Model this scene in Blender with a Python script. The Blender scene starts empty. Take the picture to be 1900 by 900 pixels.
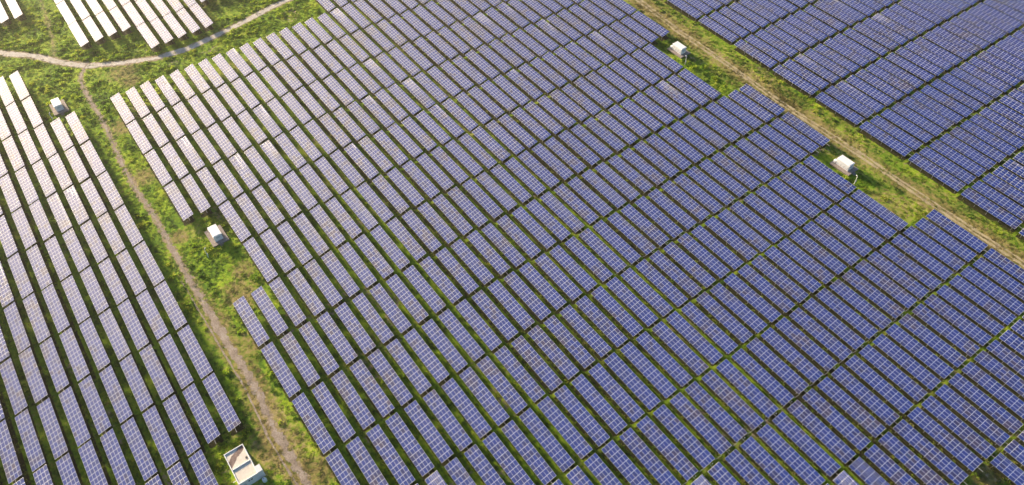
import bpy, math, random
import numpy as np
from mathutils import Matrix, Vector

R = math.radians
SC = bpy.context.scene
COL = SC.collection

# ------------------------------------------------------------------ camera
CAM_POS = (127.31, -7.25, 198.00)
PITCH, ROLL, YAW, FPX = R(49.951), R(-2.081), R(145.762), 1420.0
fw = Vector((math.cos(PITCH) * math.cos(YAW), math.cos(PITCH) * math.sin(YAW), -math.sin(PITCH)))
rt = Vector((math.sin(YAW), -math.cos(YAW), 0))
up = rt.cross(fw)
r2 = rt * math.cos(ROLL) + up * math.sin(ROLL)
u2 = -rt * math.sin(ROLL) + up * math.cos(ROLL)
cam = bpy.data.cameras.new('camera')
cam.sensor_width = 36.0
cam.lens = FPX / 1900.0 * 36.0
cam.clip_end = 12000
cam.clip_start = 1
camo = bpy.data.objects.new('camera', cam)
COL.objects.link(camo)
camo.matrix_world = Matrix(((r2.x, u2.x, -fw.x, CAM_POS[0]), (r2.y, u2.y, -fw.y, CAM_POS[1]),
                            (r2.z, u2.z, -fw.z, CAM_POS[2]), (0, 0, 0, 1)))
SC.camera = camo

# ------------------------------------------------------------------ light
SUN_AZ, SUN_EL = 191.5, 14.0          # azimuth counted from +x (east) towards +y (north)
w = bpy.data.worlds.new('World')
SC.world = w
w.use_nodes = True
nt = w.node_tree
sky = nt.nodes.new('ShaderNodeTexSky')
sky.sky_type = 'NISHITA'
sky.sun_disc = False
sky.sun_elevation = R(SUN_EL)
sky.sun_rotation = R(90.0 - SUN_AZ)
sky.air_density = 1.0
sky.dust_density = 1.2
sky.ozone_density = 3.0
nt.links.new(sky.outputs[0], nt.nodes['Background'].inputs[0])
nt.nodes['Background'].inputs[1].default_value = 0.058
sl = bpy.data.lights.new('sun', 'SUN')
sl.energy = 5.0
sl.angle = R(7.0)
sl.color = (1.0, 0.80, 0.57)
so = bpy.data.objects.new('sun', sl)
COL.objects.link(so)
sd = Vector((math.cos(R(SUN_EL)) * math.cos(R(SUN_AZ)), math.cos(R(SUN_EL)) * math.sin(R(SUN_AZ)), math.sin(R(SUN_EL))))
so.rotation_euler = sd.to_track_quat('Z', 'Y').to_euler()
so.location = sd * 300
SC.view_settings.view_transform = 'Standard'
SC.view_settings.look = 'None'
SC.view_settings.gamma = 1.0
SC.view_settings.use_curve_mapping = False
SC.view_settings.exposure = 1.72

# ------------------------------------------------------------------ helpers
rng = np.random.default_rng(7)
rnd = random.Random(11)


def project(X):
    D = np.asarray(X, float) - np.array(CAM_POS)
    z = D @ np.array(fw)
    return 950 + FPX * (D @ np.array(r2)) / z, 450 - FPX * (D @ np.array(u2)) / z


def hash2(ix, iy, seed):
    h = (ix.astype(np.int64) * 374761393 + iy.astype(np.int64) * 668265263 + seed * 982451653) & 0xffffffff
    h = ((h ^ (h >> 13)) * 1274126177) & 0xffffffff
    h = h ^ (h >> 16)
    return (h & 0xffffff) / float(0xffffff)


def vnoise(x, y, s, seed=0):
    x = np.asarray(x, float) / s + 1000
    y = np.asarray(y, float) / s + 1000
    ix, iy = np.floor(x), np.floor(y)
    fx, fy = x - ix, y - iy
    fx = fx * fx * (3 - 2 * fx)
    fy = fy * fy * (3 - 2 * fy)
    a, b = hash2(ix, iy, seed), hash2(ix + 1, iy, seed)
    c, d = hash2(ix, iy + 1, seed), hash2(ix + 1, iy + 1, seed)
    return (a * (1 - fx) + b * fx) * (1 - fy) + (c * (1 - fx) + d * fx) * fy


def fbm(x, y, s, seed=0):
    return (vnoise(x, y, s, seed) + .5 * vnoise(x, y, s / 2.1, seed + 1) + .25 * vnoise(x, y, s / 4.3, seed + 2)) / 1.75


def sst(a, b, x):
    t = np.clip((np.asarray(x, float) - a) / (b - a), 0, 1)
    return t * t * (3 - 2 * t)


class MB:
    def __init__(s):
        s.v, s.f, s.m = [], [], []

    def quad(s, a, b, c, d, m=0):
        n = len(s.v)
        s.v += [a, b, c, d]
        s.f.append((n, n + 1, n + 2, n + 3))
        s.m.append(m)

    def box(s, x0, x1, y0, y1, z0, z1, m=0, bev=0.0):
        n = len(s.v)
        if bev <= 0:
            s.v += [(x0, y0, z0), (x1, y0, z0), (x1, y1, z0), (x0, y1, z0), (x0, y0, z1), (x1, y0, z1), (x1, y1, z1), (x0, y1, z1)]
            fs = [(3, 2, 1, 0), (4, 5, 6, 7), (0, 1, 5, 4), (1, 2, 6, 5), (2, 3, 7, 6), (3, 0, 4, 7)]
        else:
            b = bev
            s.v += [(x0, y0, z0), (x1, y0, z0), (x1, y1, z0), (x0, y1, z0),
                    (x0, y0, z1 - b), (x1, y0, z1 - b), (x1, y1, z1 - b), (x0, y1, z1 - b),
                    (x0 + b, y0 + b, z1), (x1 - b, y0 + b, z1), (x1 - b, y1 - b, z1), (x0 + b, y1 - b, z1)]
            fs = [(3, 2, 1, 0), (8, 9, 10, 11), (0, 1, 5, 4), (1, 2, 6, 5), (2, 3, 7, 6), (3, 0, 4, 7),
                  (4, 5, 9, 8), (5, 6, 10, 9), (6, 7, 11, 10), (7, 4, 8, 11)]
        s.f += [tuple(n + i for i in f) for f in fs]
        s.m += [m] * len(fs)
        return s

    def tube(s, pts, rad, seg=8, m=0):
        P = [Vector(p) for p in pts]
        rads = rad if isinstance(rad, (list, tuple)) else [rad] * len(P)
        n0 = len(s.v)
        for i, p in enumerate(P):
            t = (P[min(i + 1, len(P) - 1)] - P[max(i - 1, 0)]).normalized()
            a = t.orthogonal().normalized() if abs(t.z) < .99 else Vector((1, 0, 0))
            b = t.cross(a).normalized()
            for k in range(seg):
                an = 2 * math.pi * k / seg
                s.v.append(tuple(p + (a * math.cos(an) + b * math.sin(an)) * rads[i]))
        for i in range(len(P) - 1):
            for k in range(seg):
                k2 = (k + 1) % seg
                s.f.append((n0 + i * seg + k, n0 + i * seg + k2, n0 + (i + 1) * seg + k2, n0 + (i + 1) * seg + k))
                s.m.append(m)
        s.f.append(tuple(n0 + k for k in reversed(range(seg))))
        s.f.append(tuple(n0 + (len(P) - 1) * seg + k for k in range(seg)))
        s.m += [m, m]
        return s

    def mesh(s, name, mats):
        me = bpy.data.meshes.new(name)
        me.from_pydata(s.v, [], s.f)
        for x in mats:
            me.materials.append(x)
        if any(s.m):
            me.polygons.foreach_set('material_index', s.m)
        me.update()
        return me

    def build(s, name, mats, parent=None, loc=(0, 0, 0), rot=(0, 0, 0)):
        if not isinstance(mats, (list, tuple)):
            mats = [mats]
        return link(name, s.mesh(name, mats), parent, loc, rot)


def link(name, data, parent=None, loc=(0, 0, 0), rot=(0, 0, 0)):
    o = bpy.data.objects.new(name, data)
    COL.objects.link(o)
    o.location = loc
    o.rotation_euler = rot
    if parent is not None:
        o.parent = parent
    return o


def tag(o, label=None, cat=None, group=None, kind=None):
    if label:
        o['label'] = label
    if cat:
        o['category'] = cat
    if group:
        o['group'] = group
    if kind:
        o['kind'] = kind
    return o


# ------------------------------------------------------------------ materials
class N:
    """small node-building helper"""

    def __init__(s, name):
        s.mat = bpy.data.materials.new(name)
        s.mat.use_nodes = True
        s.t = s.mat.node_tree
        s.b = s.t.nodes['Principled BSDF']

    def n(s, typ, **kw):
        x = s.t.nodes.new(typ)
        for k, v in kw.items():
            setattr(x, k, v)
        return x

    def l(s, a, b):
        s.t.links.new(a, b)

    def pos(s):
        return s.n('ShaderNodeNewGeometry').outputs['Position']

    def objpos(s):
        return s.n('ShaderNodeTexCoord').outputs['Object']

    def noise(s, scale, detail=3, vec=None, rough=.55):
        x = s.n('ShaderNodeTexNoise')
        x.inputs['Scale'].default_value = scale
        x.inputs['Detail'].default_value = detail
        x.inputs['Roughness'].default_value = rough
        s.l(vec if vec is not None else s.pos(), x.inputs['Vector'])
        return x.outputs['Fac']

    def ramp(s, fac, stops):
        x = s.n('ShaderNodeValToRGB')
        e = x.color_ramp.elements
        while len(e) < len(stops):
            e.new(.5)
        for i, (p, c) in enumerate(stops):
            e[i].position = p
            e[i].color = (*c, 1) if len(c) == 3 else c
        s.l(fac, x.inputs[0])
        return x.outputs[0]

    def mix(s, fac, a, b, mode='MIX'):
        x = s.n('ShaderNodeMix', data_type='RGBA', blend_type=mode)
        for i, v in ((0, fac), (6, a), (7, b)):
            if hasattr(v, 'is_output'):
                s.l(v, x.inputs[i])
            else:
                x.inputs[i].default_value = v if i == 0 else (*v, 1)
        return x.outputs[2]

    def math(s, op, a, b=0.0, c=0.0, clamp=False):
        x = s.n('ShaderNodeMath', operation=op)
        x.use_clamp = clamp
        for i, v in enumerate((a, b, c)):
            if hasattr(v, 'is_output'):
                s.l(v, x.inputs[i])
            else:
                x.inputs[i].default_value = v
        return x.outputs[0]

    def attr(s, name, typ='GEOMETRY'):
        return s.n('ShaderNodeAttribute', attribute_name=name, attribute_type=typ).outputs['Fac']

    def bump(s, h, strength=.3, dist=.1):
        x = s.n('ShaderNodeBump')
        x.inputs['Strength'].default_value = strength
        x.inputs['Distance'].default_value = dist
        s.l(h, x.inputs['Height'])
        s.l(x.outputs[0], s.b.inputs['Normal'])

    def base(s, c, rough=None, metal=None):
        if hasattr(c, 'is_output'):
            s.l(c, s.b.inputs['Base Color'])
        else:
            s.b.inputs['Base Color'].default_value = (*c, 1)
        if rough is not None:
            s.b.inputs['Roughness'].default_value = rough
        if metal is not None:
            s.b.inputs['Metallic'].default_value = metal
        return s.mat


def mottled(name, c1, c2, scale=2.0, rough=.7, metal=0.0, bump=0.0):
    m = N(name)
    f = m.noise(scale, 4)
    col = m.ramp(f, [(.3, c1), (.7, c2)])
    if bump:
        m.bump(m.noise(scale * 4, 3), bump, .05)
    return m.base(col, rough, metal)


# glass of the solar modules: blue polycrystalline cells, tone differs from module to module
m = N('module_glass')
tone = m.math('FRACT', m.math('ADD', m.attr('tone'), m.n('ShaderNodeObjectInfo').outputs['Random']))
big = m.noise(.045, 2)
mid = m.noise(.22, 2)
k = m.math('ADD', m.math('MULTIPLY', tone, .42), m.math('ADD', m.math('MULTIPLY', mid, 1.15), m.math('MULTIPLY', big, .8)))
k = m.math('SUBTRACT', k, .74, clamp=True)
cell = m.ramp(k, [(.0, (.000, .021, .160)), (.34, (.000, .027, .220)), (.56, (.001, .022, .160)), (.70, (.010, .019, .110)), (.86, (.038, .034, .095)), (1.0, (.006, .046, .160))])
dust = m.noise(.5, 4)
cell = m.mix(m.ramp(dust, [(.45, (.0, .0, .0)), (.8, (.10, .10, .10))]), cell, (.30, .25, .22))
MAT_GLASS = m.base(cell, .63)
m.b.inputs['IOR'].default_value = 1.43
m.b.inputs['Coat Weight'].default_value = 0.0

m = N('module_frame')
MAT_FRAME = m.base(m.ramp(m.noise(.8, 2), [(.3, (.52, .56, .64)), (.7, (.62, .66, .74))]), .55, .1)
MAT_STEEL = mottled('galvanised_steel', (.30, .31, .32), (.45, .46, .47), 3, .5, .5)
MAT_BACK = N('module_back').base((.55, .55, .55), .6)
MAT_PIPE = N('grey_conduit').base((.42, .42, .42), .5)
MAT_WHITEBOX = N('pale_grey_box').base((.5, .5, .5), .5)


def veg_color(m, dry, rnd_fac=None):
    """greens and straw tones that follow the plants' own patches"""
    p = m.pos()
    n1 = m.noise(.09, 3, p)
    n2 = m.noise(.75, 3, p)
    n3 = m.noise(.03, 2, p)
    f = m.math('ADD', m.math('MULTIPLY', n1, .55), m.math('MULTIPLY', n2, .45))
    if rnd_fac is not None:
        f = m.math('ADD', f, m.math('MULTIPLY', m.math('SUBTRACT', rnd_fac, .5), .34))
    g = m.ramp(f, [(.28, (.030, .070, .014)), (.38, (.075, .155, .016)), (.47, (.165, .285, .018)), (.57, (.29, .40, .025)), (.72, (.40, .42, .06))])
    d = m.ramp(f, [(.30, (.12, .105, .035)), (.5, (.27, .225, .075)), (.70, (.44, .36, .16))])
    k = m.math('ADD', dry, m.math('MULTIPLY', m.math('SUBTRACT', n2, .5), .9))
    k = m.math('ADD', k, m.math('MULTIPLY', m.math('SUBTRACT', n3, .5), .5))
    k = m.ramp(k, [(.36, (0, 0, 0)), (.68, (1, 1, 1))])
    return m.mix(k, g, d)


# ground: grass floor, straw, bare earth, soil with painted shade under the tables
m = N('ground_grass')
gc = veg_color(m, m.attr('dry'))
earth = m.ramp(m.noise(1.3, 4), [(.3, (.22, .17, .105)), (.7, (.42, .34, .23))])
ek = m.math('ADD', m.attr('bare'), m.math('MULTIPLY', m.math('SUBTRACT', m.noise(.6, 4), .5), 1.1))
gc = m.mix(m.ramp(ek, [(.45, (0, 0, 0)), (.62, (1, 1, 1))]), gc, earth)
soil_shade_col = m.ramp(m.noise(1.1, 4), [(.3, (.022, .026, .010)), (.7, (.055, .052, .024))])  # bare soil coloured extra dark, painting in the shade under the tables
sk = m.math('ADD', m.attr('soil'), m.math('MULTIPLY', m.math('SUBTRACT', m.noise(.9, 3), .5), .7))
gc = m.mix(m.ramp(sk, [(.4, (0, 0, 0)), (.7, (1, 1, 1))]), gc, soil_shade_col)
m.bump(m.noise(2.6, 5), .6, .25)
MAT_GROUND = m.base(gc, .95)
m.b.inputs['Specular IOR Level'].default_value = .1

m = N('leaf_green')
lc = veg_color(m, m.attr('dry', 'INSTANCER'), m.n('ShaderNodeObjectInfo').outputs['Random'])
MAT_LEAF = m.base(lc, .7)
m.b.inputs['Specular IOR Level'].default_value = .25
tr = m.n('ShaderNodeBsdfTranslucent')
m.l(lc, tr.inputs[0])
mx = m.n('ShaderNodeMixShader')
mx.inputs[0].default_value = .5
m.l(m.b.outputs[0], mx.inputs[1])
m.l(tr.outputs[0], mx.inputs[2])
m.l(mx.outputs[0], m.t.nodes['Material Output'].inputs[0])


def path_mat(name, c1, c2, c3):
    m = N(name)
    f = m.math('ADD', m.math('MULTIPLY', m.noise(.35, 3), .5), m.math('MULTIPLY', m.noise(2.2, 4), .5))
    m.bump(m.noise(4, 5), .5, .12)
    return m.base(m.ramp(f, [(.32, c1), (.5, c2), (.68, c3)]), .95)


MAT_GRAVEL = path_mat('pale_gravel', (.30, .265, .215), (.50, .455, .39), (.64, .60, .54))
MAT_DIRT = path_mat('brown_dirt', (.15, .115, .085), (.29, .235, .185), (.44, .38, .32))
MAT_SAND = path_mat('sandy_ruts', (.25, .20, .10), (.40, .335, .19), (.52, .45, .29))

# ------------------------------------------------------------------ layout data (metres; x east, y north)
P_LEFT = [(-202.0, -1.0), (-196.0, -4.6), (-191.0, -6.4), (-178.2, -7.1), (-163.2, -6.8), (-146.3, -7.2), (-131.3, -8.2), (-117.2, -8.6), (-106.7, -8.1), (-97.1, -7.4), (-82.5, -7.7), (-62.2, -7.6), (-43.1, -7.3), (-33.1, -7.3), (-21.5, -6.8), (-12.0, -6.6), (-4.1, -7.0), (5.8, -7.8), (16.0, -7.6), (25.0, -7.1), (69.6, -6.0)]
P_GRAVEL = [(-292.6, -85.4), (-244.7, -40.5), (-233.2, -29.5), (-222.0, -18.4), (-207.9, -8.5), (-199.5, -0.6), (-193.1, 10.2), (-186.8, 24.5), (-185.1, 37.1), (-186.5, 51.3), (-188.8, 65.0), (-192.1, 79.7), (-193.3, 92.5), (-197.2, 110.0), (-207.0, 151.0)]
P_RIGHT = [(-192.0, 218.9), (-106.6, 218.1), (-91.2, 217.4), (-63.5, 215.0), (-41.0, 214.7), (-19.3, 214.1), (-4.4, 213.2), (8.8, 213.3), (24.0, 213.5), (38.2, 213.7), (65.3, 213.3), (96.8, 213.6), (160.2, 212.4)]
P_FAINT = [(-342.8, -3.7), (-265.8, -4.2), (-245.0, -6.2), (-228.3, -8.2), (-216.0, -11.0)]
DRY = [(-46.0, 3.0, 7.4), (11.2, -9.0, 9.6), (-26.0, -2.0, 6.1), (-39.0, -7.0, 5.4), (23.4, -3.0, 6.3), (-150.6, -1.0, 6), (-185.8, 9.0, 7.8), (54.6, 201.2, 10.4), (7.2, 215.4, 5.6), (-26.0, 214.4, 7), (-52.0, 216.4, 6.1), (131.0, 138.8, 5.2), (35.4, 211.4, 5.4), (68.6, 211.4, 6.3), (-177.8, 10.2, 5.1), (-54.0, 8.0, 4.7), (-117.4, -4.0, 5.5), (-81.2, -4.0, 4)]


def dist_poly(x, y, P):
    x = np.asarray(x, float)
    y = np.asarray(y, float)
    d = np.full(x.shape, 1e9)
    for (ax, ay), (bx, by) in zip(P[:-1], P[1:]):
        ux, uy = bx - ax, by - ay
        t = np.clip(((x - ax) * ux + (y - ay) * uy) / (ux * ux + uy * uy), 0, 1)
        d = np.minimum(d, np.hypot(x - ax - t * ux, y - ay - t * uy))
    return d


# ---- lattices of tables: list of (x_east_end, y_low_edge, field, row, col)
TL, TW, TH, ZLOW = 20.05, 3.942, 0.985, 2.00
TILT = math.atan2(TH, TW)
GOFF = {-8: .1, -7: .05, -6: .0, -5: -.15, -4: -.3, -3: -.42, -2: -.44, -1: -.42, 0: -.1, 1: .16, 2: .26, 3: .15, 4: .05, 5: .03, 6: -.19, 7: -.3}
slots = []
for r in range(0, 34):
    for g in range(-16, 11):
        if r <= 15 and g < -7:
            continue
        if r <= 1 and g in (-3, -2):
            continue
        if r >= 32 and g in (-2, -1, 2, 3, 8, 9):
            continue
        if r <= 22 and g > 6:
            continue
        slots.append((21.268 * g + .031 * r + GOFF.get(g, 0), 6.19 * r, 'main', r, g))
for j in range(-16, 1):
    for i in range(-12, 6):
        if i < (-6 if j >= -1 else -8) or (j >= -1 and i > 1):
            continue
        slots.append((-21.53 + 21.035 * i - .024 * j, -18.27 + 5.995 * j - .06 * i, 'west', j, i))
yy = 225.3
for j in range(0, 24):
    for i in range(-8, 14):
        slots.append((-64.1 + 21.6 * i + .1 * j, yy - .40 * i, 'north', j, i))
    yy += 6.35 if j in (6, 7) else 6.08
for j in range(-12, 16):
    for i in range(-9, 2):
        e = -2 if j <= -3 else (0 if j < 4 else 1)
        if j in (-2, -1) or i > e or (j > 8 and i > 0):
            continue
        slots.append((-211.9 + 20.65 * i - .07 * j, .58 + 6.11 * j - .085 * i, 'far', j, i))


def under_table(x, y, mx=0.0, my=0.0):
    """1 where a table stands over the point"""
    x = np.asarray(x, float)
    y = np.asarray(y, float)
    hit = np.zeros(x.shape, bool)
    for (xe, yl, f, r, c) in slots:
        hit |= (x > xe - TL - mx) & (x < xe + mx) & (y > yl - my) & (y < yl + TW + my)
    return hit


HUTS = [(-177.9, -18.5), (-73.4, 6.8), (-53.4, 204.6), (33.1, 203.6)]


def ground_masks(x, y):
    dl = dist_poly(x, y, P_LEFT)
    dg = dist_poly(x, y, P_GRAVEL)
    dr = dist_poly(x, y, P_RIGHT)
    df = dist_poly(x, y, P_FAINT)
    dry = .18 * np.ones_like(np.asarray(x, float))
    for (bx, by, br) in DRY:
        dry = np.maximum(dry, .62 * (1 - sst(.4 * br, 1.7 * br, np.hypot(x - bx, y - by))))
    lo = sst(-90, -30, x)
    dry = np.maximum(dry, (.35 + .3 * lo) * (1 - sst(1.5, 5 + 4 * lo, dl)))
    dry = np.maximum(dry, .66 * (1 - sst(2.5, 9.0, dr)))
    dry = np.maximum(dry, .46 * (1 - sst(8, 13, dr)))
    dry = np.maximum(dry, .5 * (1 - sst(2.0, 4.5, dg)))
    dry = np.maximum(dry, .55 * (1 - sst(.5, 3.0, df)))
    bare = np.maximum.reduce([.66 * (1 - sst(.6, 2.9, dl)), .7 * (1 - sst(1.6, 3.4, dg)), .52 * (1 - sst(.8, 3.6, dr)), .5 * (1 - sst(.3, 1.6, df)), 0 * dl])
    for (bx, by, br) in DRY:
        bare = np.maximum(bare, .36 * (1 - sst(.3 * br, 1.2 * br, np.hypot(x - bx, y - by))))
    return dry, bare, np.minimum.reduce([dl, dg, dr])


def ground_z(x, y, dpath):
    n = .34 * (fbm(x, y, 7.0, 3) - .5) + .16 * (vnoise(x, y, 1.9, 9) - .5)
    return n * sst(1.5, 5.0, dpath)


# ------------------------------------------------------------------ ground sheet
def axis(lo, hi, step):
    a = list(np.arange(lo, hi + .001, step))
    s, p = step, hi
    while p < 4000:
        s *= 1.6
        p += s
        a.append(p)
    s, p, b = step, lo, []
    while p > -4000:
        s *= 1.6
        p -= s
        b.append(p)
    return np.array(b[::-1] + a)


gx, gy = axis(-330, 175, 1.05), axis(-125, 400, 1.05)
XX, YY = np.meshgrid(gx, gy)
dry, bare, dpath = ground_masks(XX, YY)
inside = (XX > -335) & (XX < 180) & (YY > -130) & (YY < 405)
# worn, browner floor in the strips between and under the tables
row_floor = np.clip(fbm(XX, YY, 16, 21) - .30, 0, .5)
infield = ((XX < 150) & (YY > -1) & (YY < 207)) | ((YY < -14) & (XX > -205)) | (YY > 222)
dry = np.where(infield & (dry < .3), dry + .55 * row_floor, dry)
bare = np.where(infield & (dpath > 6), np.maximum(bare, .50 * sst(.5, .75, fbm(XX, YY, 12, 33))), bare)
soil = np.zeros_like(XX)  # mask for the painted shade, follows the table footprints
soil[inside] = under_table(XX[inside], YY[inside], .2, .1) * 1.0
ZZ = np.where(inside, ground_z(XX, YY, dpath), 0.0)
ny, nx = XX.shape
V = np.stack([XX.ravel(), YY.ravel(), ZZ.ravel()], 1)
i0 = (np.arange(ny - 1)[:, None] * nx + np.arange(nx - 1)[None]).ravel()
F = np.stack([i0, i0 + 1, i0 + nx + 1, i0 + nx], 1)
me = bpy.data.meshes.new('ground')
me.vertices.add(len(V))
me.vertices.foreach_set('co', V.ravel().astype(np.float32))
me.loops.add(F.size)
me.loops.foreach_set('vertex_index', F.ravel().astype(np.int32))
me.polygons.add(len(F))
me.polygons.foreach_set('loop_start', np.arange(0, F.size, 4).astype(np.int32))
me.polygons.foreach_set('use_smooth', np.ones(len(F), bool))
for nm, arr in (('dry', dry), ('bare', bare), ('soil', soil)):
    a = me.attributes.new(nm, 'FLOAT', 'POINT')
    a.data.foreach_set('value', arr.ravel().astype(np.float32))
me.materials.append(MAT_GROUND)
me.update()
me.validate()
tag(link('ground', me), kind='structure')


# ------------------------------------------------------------------ paths (thin sheets just above the ground, ragged edges)
def resample(P, step):
    out = []
    for (ax, ay), (bx, by) in zip(P[:-1], P[1:]):
        n = max(1, int(math.hypot(bx - ax, by - ay) / step))
        for t in range(n):
            out.append((ax + (bx - ax) * t / n, ay + (by - ay) * t / n))
    out.append(P[-1])
    a = np.array(out)
    for _ in range(6):
        a[1:-1] = .25 * a[:-2] + .5 * a[1:-1] + .25 * a[2:]
    return a


def ribbon(mb, P, half, seed, off=0.0, z=.02, ragged=.5):
    """a worn strip: the grass closes in from both sides, so its edge is torn and it may break"""
    a = resample(P, .35)
    t = np.gradient(a, axis=0)
    t /= np.linalg.norm(t, axis=1)[:, None]
    nrm = np.stack([-t[:, 1], t[:, 0]], 1)
    s = np.concatenate([[0], np.cumsum(np.linalg.norm(np.diff(a, axis=0), axis=1))])
    hw = half(a[:, 0]) if callable(half) else np.full(len(a), half)
    hw = hw * (.8 + .8 * (fbm(s, 0 * s, 9, seed) - .3))
    wander = 1.0 * (fbm(s, 0 * s + 90, 14, seed + 3) - .5)
    K = 17
    fr = np.linspace(-1.35, 1.35, K)
    PX = a[:, None, 0] + nrm[:, None, 0] * (off + wander[:, None] + fr[None] * hw[:, None])
    PY = a[:, None, 1] + nrm[:, None, 1] * (off + wander[:, None] + fr[None] * hw[:, None])
    tear = 1.0 - np.abs(fr)[None] + ragged * 2.2 * (fbm(PX, PY, 2.2, seed + 11) - .42) + ragged * .9 * (vnoise(PX, PY, .7, seed + 17) - .5)
    base = len(mb.v)
    mb.v += [(PX[i, k], PY[i, k], z) for i in range(len(a)) for k in range(K)]
    for i in range(len(a) - 1):
        for k in range(K - 1):
            if tear[i, k] + tear[i + 1, k + 1] > .5:
                n = base + i * K + k
                mb.f.append((n, n + K, n + K + 1, n + 1))
                mb.m.append(0)


mb = MB()
ribbon(mb, P_GRAVEL, 1.9, 3, 0, .02, .32)
o = mb.build('gravel_road', MAT_GRAVEL)
tag(o, kind='structure')
mb = MB()
ribbon(mb, P_LEFT, lambda x: .46 + .66 * sst(-120, -30, x), 13, 0, .034, 1.15)
ribbon(mb, [p for p in P_LEFT if p[0] > -75], .3, 43, -2.4, .03, .9)
tag(mb.build('dirt_path', MAT_DIRT), kind='structure')
mb = MB()
ribbon(mb, P_RIGHT, .42, 23, .85, .03, 1.0)
ribbon(mb, P_RIGHT, .42, 29, -.85, .036, 1.0)
tag(mb.build('sandy_track', MAT_SAND), kind='structure')

# ------------------------------------------------------------------ solar tables
NC, NR = 12, 4
CP, RP = TL / NC, math.hypot(TW, TH) / NR      # module pitch along and up the table
ML, MW, MT = CP - .022, RP - .022, .04


def module_geo(cx, cy, v, f, mi):
    """one framed module lying in the table plane, centre (cx, cy): frame ring, glass, rim, back"""
    n = len(v)
    a, b = ML / 2, MW / 2
    ai, bi = a - .048, b - .029
    for (px, py, pz) in ((-a, -b, MT), (a, -b, MT), (a, b, MT), (-a, b, MT), (-ai, -bi, MT - .004), (ai, -bi, MT - .004), (ai, bi, MT - .004), (-ai, bi, MT - .004),
                         (-a, -b, 0), (a, -b, 0), (a, b, 0), (-a, b, 0)):
        v.append((cx + px, cy + py, pz))
    fs = [((4, 5, 6, 7), 0), ((0, 1, 5, 4), 1), ((1, 2, 6, 5), 1), ((2, 3, 7, 6), 1), ((3, 0, 4, 7), 1),
          ((8, 9, 1, 0), 1), ((9, 10, 2, 1), 1), ((10, 11, 3, 2), 1), ((11, 8, 0, 3), 1), ((11, 10, 9, 8), 2)]
    for q, mm in fs:
        f.append(tuple(n + i for i in q))
        mi.append(mm)


def raw_mesh(name, v, f, mi, mats, tone=None):
    me = bpy.data.meshes.new(name)
    me.from_pydata(v, [], f)
    for x in mats:
        me.materials.append(x)
    me.polygons.foreach_set('material_index', mi)
    at = me.attributes.new('tone', 'FLOAT', 'FACE')
    if tone is not None:
        at.data.foreach_set('value', tone)
    me.update()
    return me


MM = [MAT_GLASS, MAT_FRAME, MAT_BACK]
v, f, mi = [], [], []
module_geo(0, 0, v, f, mi)
ME_MODULE = raw_mesh('module', v, f, mi, MM, [0.0] * len(f))
CENT = [(-TL / 2 + (c + .5) * CP, (r + .5) * RP) for c in range(NC) for r in range(NR)]
# the joined sheets of far tables, several sets of tones
v, f, mi = [], [], []
for (cx, cy) in CENT:
    module_geo(cx, cy, v, f, mi)
ME_SHEETS = []
for q in range(8):
    base = rng.random(NC * NR)
    ME_SHEETS.append(raw_mesh('modules', v, f, mi, MM, np.repeat(base, 10).astype(np.float32)))
SHEET = (np.array(v), np.array(f), np.array(mi))


def plane_z(y, below=0.0):
    return ZLOW + y * math.tan(TILT) - below


POSTX = (-9.0, -4.5, 0.0, 4.5, 9.0)
FRONT, REAR = .75, 3.2


def mesh_post(h):
    return MB().box(-.05, .05, -.05, .05, -.35, h).mesh('post', [MAT_STEEL])


ME_PF, ME_PR = mesh_post(plane_z(FRONT, .17)), mesh_post(plane_z(REAR, .17))
ME_PURLIN = MB().box(-TL / 2 + .1, TL / 2 - .1, -.03, .03, -.075, -.004).mesh('purlin', [MAT_STEEL])
ME_RAFTER = MB().box(-.04, .04, .25, RP * NR - .25, -.165, -.079).mesh('rafter', [MAT_STEEL])
PURLY = (.45, 1.55, 2.5, 3.6)
ME_COND = MB().tube([(-.35, 0, -.06), (1.65, 0, -.06)], .05, 6).mesh('conduit', [MAT_PIPE])
ME_BOX = MB().box(-.13, .13, -.07, .07, -.2, .2, 0, .02).mesh('junction_box', [MAT_WHITEBOX])
ME_CROSS = MB().tube([(.15, TW - .2, plane_z(TW - .2) - .15), (.2, TW + .2, 2.55), (.2, 6.19 + .2, 2.15)], .03, 6).mesh('cable_pipe', [MAT_PIPE])

s_ = MB()
cT, sT = math.cos(TILT), math.sin(TILT)
for px in POSTX:
    for (py, hh) in ((FRONT, plane_z(FRONT, .17)), (REAR, plane_z(REAR, .17))):
        s_.box(px - .05, px + .05, py - .05, py + .05, -.35, hh)
for yv in PURLY:
    n0 = len(s_.v)
    s_.box(-TL / 2 + .1, TL / 2 - .1, yv - .03, yv + .03, -.075, -.004)
    for i in range(n0, len(s_.v)):
        x_, y_, z_ = s_.v[i]
        s_.v[i] = (x_, y_ * cT - z_ * sT, ZLOW + y_ * sT + z_ * cT)
SUPPORT = (np.array(s_.v), np.array(s_.f))
ME_SUPPORT = s_.mesh('support_frame', [MAT_STEEL])

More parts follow.
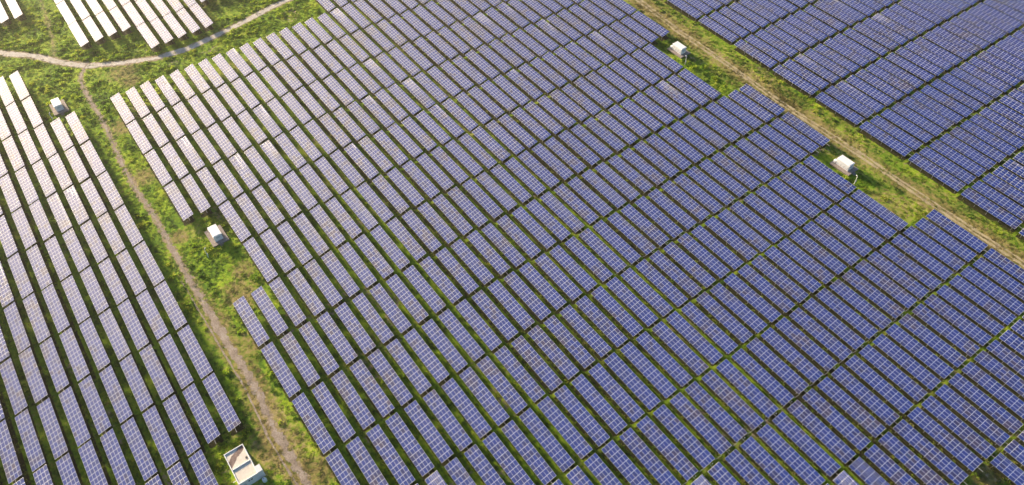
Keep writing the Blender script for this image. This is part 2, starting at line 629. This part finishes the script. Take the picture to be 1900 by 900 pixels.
# which slots the picture shows, and how large
shown = []
for sidx, (xe, yl, fld, r, c) in enumerate(slots):
    cs = np.array([(xe - TL, yl, ZLOW), (xe, yl, ZLOW), (xe, yl + TW, ZLOW + TH), (xe - TL, yl + TW, ZLOW + TH)])
    px, py = project(cs)
    area = .5 * abs(np.dot(px, np.roll(py, 1)) - np.dot(py, np.roll(px, 1)))
    # visible share by sampling
    uu, vv = np.meshgrid(np.linspace(.02, .98, 12), np.linspace(.1, .9, 3))
    sp = np.stack([xe - TL + uu.ravel() * TL, yl + vv.ravel() * TW, ZLOW + vv.ravel() * TH], 1)
    sx, sy = project(sp)
    vis = ((sx > 0) & (sx < 1900) & (sy > 0) & (sy < 900)).mean()
    near = ((px > -260) & (px < 2160) & (py > -220) & (py < 1120)).any()
    if near:
        shown.append((area * vis, area, vis, sidx))
shown.sort(reverse=True)
single = [s for s in shown[:300]]
rest = [s for s in shown[300:]]
N_FULL = 130
print('tables in frame', sum(1 for s in shown if s[0] > 0), 'with margin', len(shown), 'module px', (single[N_FULL][1] / 48) ** .5, (single[0][1] / 48) ** .5)

ORD = ['zeroth', 'first', 'second', 'third', 'fourth', 'fifth', 'sixth', 'seventh', 'eighth', 'ninth', 'tenth', 'eleventh', 'twelfth', 'thirteenth',
       'fourteenth', 'fifteenth', 'sixteenth', 'seventeenth', 'eighteenth', 'nineteenth', 'twentieth', 'twenty-first', 'twenty-second', 'twenty-third',
       'twenty-fourth', 'twenty-fifth', 'twenty-sixth', 'twenty-seventh', 'twenty-eighth', 'twenty-ninth', 'thirtieth', 'thirty-first', 'thirty-second',
       'thirty-third', 'thirty-fourth', 'thirty-fifth']


def table_label(fld, r, c):
    if fld == 'main':
        if r <= 16:
            return 'solar table, %s row from the dirt path, %s column from the gravel road' % (ORD[r + 1], ORD[c + 8])
        return 'solar table, %s row from the sandy track, %s column from the gravel road' % (ORD[34 - r], ORD[c + 8])
    if fld == 'west':
        return 'solar table across the path, %s row from it, %s column from the gravel road' % (ORD[1 - r], ORD[c + 9])
    if fld == 'north':
        return 'solar table beyond the sandy track, %s row from it, %s column along' % (ORD[r + 1], ORD[c + 9])
    return 'pale solar table beyond the gravel road, %s row, %s from its end' % (ORD[r + 13], ORD[3 - c])


GROUP = {'main': 'solar tables of the main field', 'west': 'solar tables across the dirt path', 'north': 'solar tables beyond the sandy track', 'far': 'solar tables beyond the gravel road'}
jit = {s[3]: (rng.normal(0, .07), rng.normal(0, .07), rng.normal(0, .05), rng.normal(0, R(.7)), rng.normal(0, R(.15)), rng.normal(0, R(.25))) for s in shown}

for rank, (va, area, vis, sidx) in enumerate(single):
    xe, yl, fld, r, c = slots[sidx]
    jx, jy, jz, jt, jr, jp = jit[sidx]
    t = bpy.data.objects.new('solar_table', None)
    COL.objects.link(t)
    t.empty_display_size = .5
    t.location = (xe - TL / 2 + jx, yl + jy, jz)
    t.rotation_euler = (0, jp * .5, jr)
    tag(t, table_label(fld, r, c), 'solar panel', GROUP[fld])
    tl = TILT + jt
    ct, st = math.cos(tl), math.sin(tl)

    def place(name, me, x, s, z=0.0):
        return link(name, me, t, (x, s * ct - z * st, ZLOW + s * st + z * ct), (tl, 0, 0))
    if rank < N_FULL:
        for (cx, cy) in CENT:
            o = place('module', ME_MODULE, cx, cy, rnd.uniform(-.004, .004))
            o.rotation_euler = (tl + rnd.gauss(0, .006), rnd.gauss(0, .004), 0)
        for yv in PURLY:
            place('purlin', ME_PURLIN, 0, yv)
        for px in POSTX:
            place('rafter', ME_RAFTER, px, 0)
            link('post', ME_PF, t, (px, FRONT, 0))
            link('post', ME_PR, t, (px, REAR, 0))
    else:
        o = place('modules', ME_SHEETS[rnd.randrange(8)], 0, 0)
        o['kind'] = 'stuff'
        o = link('support_frame', ME_SUPPORT, t)
        o['kind'] = 'stuff'
    place('conduit', ME_COND, TL / 2, 1.9)
    if fld == 'main' and (c == 4 or (c == 1 and r > 15)) and r < 31:
        link('junction_box', ME_BOX, t, (TL / 2 + .45, 2.6, 2.35))
        link('cable_pipe', ME_CROSS, t, (TL / 2, 0, 0))

# the rest of the tables, too many and too small to be single things
bv, bf, bm, bt = [], [], [], []
off = 0
sv, sf, smi = SHEET
pv, pf = SUPPORT
for (va, area, vis, sidx) in rest:
    xe, yl, fld, r, c = slots[sidx]
    jx, jy, jz, jt, jr, jp = jit[sidx]
    tl = TILT + jt
    ct, st = math.cos(tl), math.sin(tl)
    X = sv[:, 0] + xe - TL / 2 + jx
    Y = sv[:, 1] * ct - sv[:, 2] * st + yl + jy + sv[:, 0] * jr
    Z = ZLOW + sv[:, 1] * st + sv[:, 2] * ct + jz - sv[:, 0] * jp * .5
    bv.append(np.stack([X, Y, Z], 1))
    bf.append(sf + off)
    bm.append(smi)
    bt.append(np.repeat(rng.random(NC * NR), 10))
    off += len(sv)
    bv.append(pv + np.array([xe - TL / 2 + jx, yl + jy, jz - .01]))
    bf.append(pf + off)
    bm.append(np.full(len(pf), 3))
    bt.append(np.zeros(len(pf)))
    off += len(pv)
bv, bf, bm, bt = np.concatenate(bv), np.concatenate(bf), np.concatenate(bm), np.concatenate(bt)
me = bpy.data.meshes.new('distant_solar_tables')
me.vertices.add(len(bv))
me.vertices.foreach_set('co', bv.ravel().astype(np.float32))
me.loops.add(bf.size)
me.loops.foreach_set('vertex_index', bf.ravel().astype(np.int32))
me.polygons.add(len(bf))
me.polygons.foreach_set('loop_start', np.arange(0, bf.size, 4).astype(np.int32))
for x in MM + [MAT_STEEL]:
    me.materials.append(x)
me.polygons.foreach_set('material_index', bm.astype(np.int32))
at = me.attributes.new('tone', 'FLOAT', 'FACE')
at.data.foreach_set('value', bt.astype(np.float32))
me.update()
me.validate()
tag(link('distant_solar_tables', me), 'farther rows of blue and pale solar tables across the fields', 'solar panels', None, 'stuff')

# ------------------------------------------------------------------ inverter stations
MAT_CABIN = mottled('white_sheet_metal', (.76, .77, .78), (.84, .84, .84), .8, .45)
MAT_ROOFW = mottled('white_roof', (.82, .82, .81), (.88, .88, .87), .6, .5)
MAT_PLINTH = mottled('weathered_concrete', (.14, .11, .095), (.26, .215, .19), 1.1, .9, 0, .4)
MAT_SLAB = mottled('pale_concrete', (.20, .165, .145), (.36, .31, .275), 1.6, .9, 0, .3)
MAT_GREYP = mottled('grey_louvre', (.40, .43, .47), (.50, .53, .57), 3, .5)
MAT_DARK = N('dark_opening').base((.015, .015, .018), .6)
HUT_LABEL = ['white inverter cabin on a concrete plinth beyond the dirt path, by the gravel road fork',
             'white inverter cabin on a brown plinth in the notch beside the dirt path',
             'white inverter cabin on a plinth beside the sandy track, farther from the bare patch',
             'white inverter cabin on a plinth beside the sandy track, closer to the bare patch']


def inverter(x, y, label):
    t = bpy.data.objects.new('inverter_cabin', None)
    COL.objects.link(t)
    t.location = (x, y, 0)
    tag(t, label, 'cabin', 'inverter cabins on plinths')
    p = MB()
    p.box(-4.0, 4.1, -2.75, 2.75, -.4, .50)
    p.build('plinth', MAT_PLINTH, t)
    p = MB()
    p.box(-4.15, 4.25, -2.9, 2.9, .502, .66, 0, .03)
    p.build('plinth_slab', MAT_SLAB, t)
    p = MB()
    p.box(-2.65, 2.65, -1.4, 1.4, .664, 3.08, 0, .02)
    b = p.build('cabin_wall', MAT_CABIN, t)
    p = MB()
    p.box(-2.78, 2.78, -1.53, 1.53, 3.084, 3.22, 0, .05)
    p.box(-2.5, 2.5, -1.2, 1.2, 3.2205, 3.29, 0, .06)
    p.build('roof', MAT_ROOFW, t)
    for k, dx in enumerate((-1.85, -.62, .62, 1.85)):
        p = MB().box(dx - .52, dx + .52, -1.425, -1.402, .80, 2.85)
        d = p.build('door', MAT_CABIN, t)
        p = MB()
        for q in range(5):
            p.box(dx - .3, dx + .3, -1.447, -1.428, 1.0 + q * .13, 1.07 + q * .13)
        p.build('louvre', MAT_GREYP, d)
        p = MB().box(dx + .38, dx + .43, -1.47, -1.427, 1.75, 2.0)
        p.build('handle', MAT_DARK, d)
    p = MB().box(2.652, 2.675, -1.1, 1.1, .85, 2.8)
    e = p.build('end_panel', MAT_CABIN, t)
    p = MB()
    for q in range(6):
        p.box(2.677, 2.70, -.7, .7, 1.9 + q * .13, 1.97 + q * .13)
    p.build('louvre', MAT_GREYP, e)
    # transformer box and drum at the western end
    p = MB().box(-3.75, -2.95, -1.55, -.55, .664, 1.75, 0, .12)
    p.build('side_cabinet', MAT_ROOFW, t)
    p = MB().box(-3.7, -2.9, .1, 1.0, .664, 1.25, 0, .06)
    p.build('side_cabinet', MAT_GREYP, t)
    p = MB()
    for q in range(3):
        p.box(4.26 + .3 * q, 4.56 + .3 * q, -.6, .6, -.3, .49 - .17 * q)
    p.build('step', MAT_SLAB, t)
    p = MB()
    p.tube([(4.1, -2.75, .66), (4.1, -2.75, 1.0)], .05, 6)
    p.build('corner_stub', MAT_ROOFW, t)
    return t


for (hx, hy), lb in zip(HUTS, HUT_LABEL):
    inverter(hx, hy, lb)


def lamp_post(x, y, h, label, ang):
    t = bpy.data.objects.new('lamp_post', None)
    COL.objects.link(t)
    t.location = (x, y, 0)
    t.rotation_euler = (0, 0, ang)
    tag(t, label, 'lamp post', 'white lamp posts by the inverter cabins')
    MB().tube([(0, 0, -.3), (0, 0, h * .55), (0, 0, h)], [.12, .10, .08], 8).build('pole', MAT_ROOFW, t)
    MB().tube([(0, 0, h - .02), (.12, 0, h + .14), (.35, 0, h + .2), (.62, 0, h + .12)], .06, 6).build('arm', MAT_ROOFW, t)
    MB().tube([(.60, 0, h + .14), (.70, 0, h + .08), (.86, 0, h - .08)], [.09, .14, .16], 8).build('lamp_head', MAT_ROOFW, t)
    MB().box(-.2, .2, -.26, -.11, 1.3, 1.9, 0, .02).build('control_box', MAT_ROOFW, t)


lamp_post(-171.4, -22.6, 3.6, 'white lamp post beside the cabin by the gravel road fork', 2.6)
lamp_post(-66.4, 0.9, 4.0, 'white lamp post beside the cabin in the dirt path notch', 2.6)
lamp_post(-45.3, 200.5, 4.0, 'white lamp post by the sandy track cabin farther from the bare patch', 2.6)
lamp_post(41.0, 199.5, 3.7, 'hooked white lamp post by the sandy track cabin closer to the bare patch', 2.6)

# ------------------------------------------------------------------ white flat-roofed house
MAT_WALLW = mottled('white_render', (.70, .70, .71), (.80, .80, .80), .5, .8)
m = N('stained_cream_roof')
st = m.noise(.33, 4)
x = m.n('ShaderNodeSeparateXYZ')
m.l(m.objpos(), x.inputs[0])
cre = m.ramp(m.noise(.9, 4), [(.3, (.62, .56, .46)), (.7, (.74, .69, .60))])
# the damp stain lies as a diagonal tongue in the western half of the roof
u = m.math('ADD', m.math('MULTIPLY', x.outputs[0], .80), m.math('MULTIPLY', x.outputs[1], .60))
u = m.math('ADD', u, m.math('MULTIPLY', m.math('SUBTRACT', st, .5), 2.2))
k = m.math('SUBTRACT', 1.0, m.math('MULTIPLY', m.math('ABSOLUTE', m.math('SUBTRACT', u, -2.55)), .95), clamp=True)
sx = m.math('LESS_THAN', x.outputs[0], .2)
k = m.math('MULTIPLY', m.ramp(k, [(.12, (0, 0, 0)), (.3, (1, 1, 1))]), sx)
stc = m.ramp(m.noise(.8, 3), [(.35, (.13, .085, .075)), (.65, (.27, .20, .17))])
MAT_ROOFC = m.base(m.mix(k, cre, stc), .9)

t = bpy.data.objects.new('white_house', None)
COL.objects.link(t)
t.location = (11.4, -19.3, 0)
tag(t, 'small white flat-roofed house with parapets and a brown roof stain beside the dirt path', 'house')
HX0, HX1, HY0, HY1 = -5.15, 5.15, -2.7, 2.7
MB().box(HX0, HX1, HY0, HY1, -.3, 3.25).build('wall', MAT_WALLW, t)
MB().box(HX0 + .18, .28, HY0 + .18, HY1 - .18, 3.254, 3.46).build('roof', MAT_ROOFC, t)
MB().box(.50, HX1 - .18, HY0 + .18, HY1 - .18, 3.254, 3.42).build('roof', MAT_ROOFC, t)
for (a, b, c, d) in ((HX0 - .05, HX0 + .17, HY0 - .05, HY1 + .05), (HX1 - .17, HX1 + .05, HY0 - .05, HY1 + .05),
                     (HX0 + .172, HX1 - .172, HY0 - .05, HY0 + .17), (HX0 + .172, HX1 - .172, HY1 - .17, HY1 + .05), (.282, .498, HY0 + .172, HY1 - .172)):
    MB().box(a, b, c, d, 3.252, 3.68, 0, .02).build('parapet', MAT_ROOFW, t)
MB().box(-1.15, -.65, 1.75, 2.25, 3.462, 3.60).build('roof_hatch', MAT_DARK, t)
p = MB().box(3.0, 5.05, 2.703, 4.0, -.3, 3.5)
p.box(2.95, 5.12, 2.752, 4.08, 3.502, 3.66, 0, .03)
p.build('annex', MAT_WALLW, t)
for dy in (-.1, .65):
    MB().tube([(HX1 + .001, dy, 2.45), (HX1 + .06, dy, 2.45)], .26, 12).build('vent', MAT_DARK, t)
p = MB().box(HX1 + .002, HX1 + .05, -2.1, -1.15, .05, 2.15)
d = p.build('door', MAT_GREYP, t)
MB().box(HX1 + .052, HX1 + .09, -1.32, -1.26, 1.0, 1.18).build('handle', MAT_DARK, d)
p = MB().box(-2.6, -1.5, HY1 + .002, HY1 + .04, 1.1, 2.1)
wd = p.build('window', MAT_DARK, t)
MB().box(-2.7, -1.4, HY1 + .003, HY1 + .12, 1.0, 1.09).build('sill', MAT_WALLW, wd)
MB().tube([(3.6, HY0 - .02, 3.3), (3.6, HY0 - 1.0, 3.22)], .08, 8).build('spout', MAT_ROOFW, t)
t = bpy.data.objects.new('water_tank', None)
COL.objects.link(t)
t.location = (17.7, -16.1, 0)
tag(t, 'small white drum-shaped water tank standing at the corner of the house', 'water tank')
MB().tube([(0, 0, -.2), (0, 0, .9), (0, 0, 1.25), (0, 0, 1.4)], [.62, .62, .5, .18], 14).build('drum', MAT_ROOFW, t)
MB().tube([(0, 0, 1.38), (0, 0, 1.47)], [.2, .2], 10).build('lid', MAT_GREYP, t)

# ------------------------------------------------------------------ vegetation: leafy clumps spread over the ground
proto = bpy.data.collections.new('plant_kinds')


def clump(name, n, rad, hgt, leaf, seed):
    rr = random.Random(seed)
    b = MB()
    for i in range(n):
        a = rr.uniform(0, 6.283)
        d = rad * rr.random() ** .6
        top = hgt * (1 - .65 * (d / rad) ** 2)
        c = Vector((d * math.cos(a), d * math.sin(a), rr.uniform(.15, 1.0) * top))
        el = rr.uniform(.15, 1.1)
        out = Vector((math.cos(a + rr.uniform(-.9, .9)) * math.cos(el), math.sin(a + rr.uniform(-.9, .9)) * math.cos(el), math.sin(el)))
        side = out.cross(Vector((rr.uniform(-1, 1), rr.uniform(-1, 1), rr.uniform(.2, 1)))).normalized()
        l, wd = leaf * rr.uniform(.7, 1.4), leaf * rr.uniform(.28, .5)
        b.quad(tuple(c - out * l * .5), tuple(c + side * wd), tuple(c + out * l * .6), tuple(c - side * wd))
    o = bpy.data.objects.new(name, b.mesh(name, [MAT_LEAF]))
    proto.objects.link(o)


for q in range(4):
    clump('leafy_clump', 34, .55, .42, .26, 100 + q)


def scatter(name, pts, sc, dryv, seed):
    r = np.random.default_rng(seed)
    me = bpy.data.meshes.new(name)
    me.vertices.add(len(pts))
    me.vertices.foreach_set('co', pts.ravel().astype(np.float32))
    for nm, arr, ty in (('dry', dryv, 'FLOAT'), ('rz', r.uniform(0, 6.28, len(pts)), 'FLOAT')):
        a = me.attributes.new(nm, ty, 'POINT')
        a.data.foreach_set('value', arr.astype(np.float32))
    a = me.attributes.new('scl', 'FLOAT_VECTOR', 'POINT')
    a.data.foreach_set('vector', sc.ravel().astype(np.float32))
    me.materials.append(MAT_LEAF)
    o = link(name, me)
    g = bpy.data.node_groups.new(name, 'GeometryNodeTree')
    g.interface.new_socket('Geometry', in_out='INPUT', socket_type='NodeSocketGeometry')
    g.interface.new_socket('Geometry', in_out='OUTPUT', socket_type='NodeSocketGeometry')
    gi, go = g.nodes.new('NodeGroupInput'), g.nodes.new('NodeGroupOutput')
    ip = g.nodes.new('GeometryNodeInstanceOnPoints')
    ci = g.nodes.new('GeometryNodeCollectionInfo')
    ci.inputs['Collection'].default_value = proto
    ci.inputs['Separate Children'].default_value = True
    ci.inputs['Reset Children'].default_value = True
    ip.inputs['Pick Instance'].default_value = True

    def named(nm, ty):
        x = g.nodes.new('GeometryNodeInputNamedAttribute')
        x.data_type = ty
        x.inputs['Name'].default_value = nm
        return x.outputs['Attribute']
    cx = g.nodes.new('ShaderNodeCombineXYZ')
    g.links.new(named('rz', 'FLOAT'), cx.inputs['Z'])
    er = g.nodes.new('FunctionNodeEulerToRotation')
    g.links.new(cx.outputs[0], er.inputs[0])
    g.links.new(gi.outputs[0], ip.inputs['Points'])
    g.links.new(ci.outputs[0], ip.inputs['Instance'])
    g.links.new(er.outputs[0], ip.inputs['Rotation'])
    g.links.new(named('scl', 'FLOAT_VECTOR'), ip.inputs['Scale'])
    g.links.new(ip.outputs[0], go.inputs[0])
    md = o.modifiers.new('scatter', 'NODES')
    md.node_group = g
    return o


def in_frame(x, y, mg=90):
    px, py = project(np.stack([x, y, 0 * x], 1))
    return (px > -mg) & (px < 1900 + mg) & (py > -mg) & (py < 900 + mg)


def blocked(x, y):
    b = np.zeros(x.shape, bool)
    for (hx, hy) in HUTS:
        b |= (np.abs(x - hx) < 5.3) & (np.abs(y - hy) < 3.2)
    b |= (x > 5.6) & (x < 18.6) & (y > -22.7) & (y < -14.8)
    return b


NP = 330000
x = rng.uniform(-300, 165, NP)
y = rng.uniform(-100, 370, NP)
k = in_frame(x, y)
x, y = x[k], y[k]
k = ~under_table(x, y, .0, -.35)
x, y = x[k], y[k]
dry, bare, dp = ground_masks(x, y)
tall = fbm(x, y, 9, 51)
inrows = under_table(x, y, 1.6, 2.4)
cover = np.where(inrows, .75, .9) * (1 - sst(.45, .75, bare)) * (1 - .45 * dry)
k = (rng.random(len(x)) < cover) & ~blocked(x, y)
x, y, dry, dp, tall, inrows = x[k], y[k], dry[k], dp[k], tall[k], inrows[k]
s = rng.uniform(.55, 1.25, len(x)) * (.7 + .7 * tall)
hz = s * np.where(inrows, .75, 1.0) * (.3 + .55 * tall) * (1 - .9 * np.minimum(dry, .8))
dry = np.where(inrows & (dry < .3), dry + .55 * np.clip(fbm(x, y, 16, 21) - .30, 0, .5), dry)
z = ground_z(x, y, dp) - .03
o = scatter('grass', np.stack([x, y, z], 1), np.stack([s, s, hz], 1), dry, 3)
tag(o, 'grass and low weeds covering the ground between tables and paths', 'grass', None, 'stuff')
print('grass', len(x))

# taller scrub: thick in the corners by the gravel road, thin elsewhere
NP = 90000
x = rng.uniform(-300, 165, NP)
y = rng.uniform(-100, 370, NP)
k = in_frame(x, y)
x, y = x[k], y[k]
k = ~under_table(x, y, .9, .9)
x, y = x[k], y[k]
dry, bare, dp = ground_masks(x, y)
n = fbm(x, y, 6.5, 71)
zone = np.where((x < -185) | ((x < -150) & (y < 0)), .62, .22)
zone = np.where((np.abs(y - 3) < 8) & (np.abs(x + 75) < 16), .5, zone)
zone = np.where((dist_poly(x, y, P_GRAVEL) < 12) & (dist_poly(x, y, P_GRAVEL) > 3), .75, zone)
zone = zone * (1 - sst(.35, .6, bare)) * (1 - .9 * sst(.3, .6, dry))
k = (rng.random(len(x)) < zone * sst(.42, .62, n) * 1.2) & ~blocked(x, y) & (dp > 2.2)
x, y, dry, dp, n = x[k], y[k], dry[k], dp[k], n[k]
s = rng.uniform(1.0, 2.3, len(x))
hz = s * rng.uniform(.6, 1.2, len(x))
z = ground_z(x, y, dp) - .03
o = scatter('scrub', np.stack([x, y, z], 1), np.stack([s, s, hz], 1), dry * .4, 4)
tag(o, 'taller leafy scrub growing in patches by the paths and roads', 'scrub', None, 'stuff')
print('scrub', len(x))

# ------------------------------------------------------------------ haze: the warm evening air
m = N('haze_air')
m.t.nodes.remove(m.b)
pvn = m.n('ShaderNodeVolumePrincipled')
pvn.inputs['Color'].default_value = (.98, .92, .80, 1)
pvn.inputs['Density'].default_value = .00016
pvn.inputs['Anisotropy'].default_value = .8
m.l(pvn.outputs[0], m.t.nodes['Material Output'].inputs['Volume'])
mb = MB()
gl = float(max(abs(gx[0]), gx[-1], abs(gy[0]), gy[-1])) + 50
mb.box(-gl, gl, -gl, gl, -2.0, 205.0)
o = mb.build('haze', m.mat)
tag(o, 'thin warm haze hanging over the fields', 'haze', None, 'stuff')
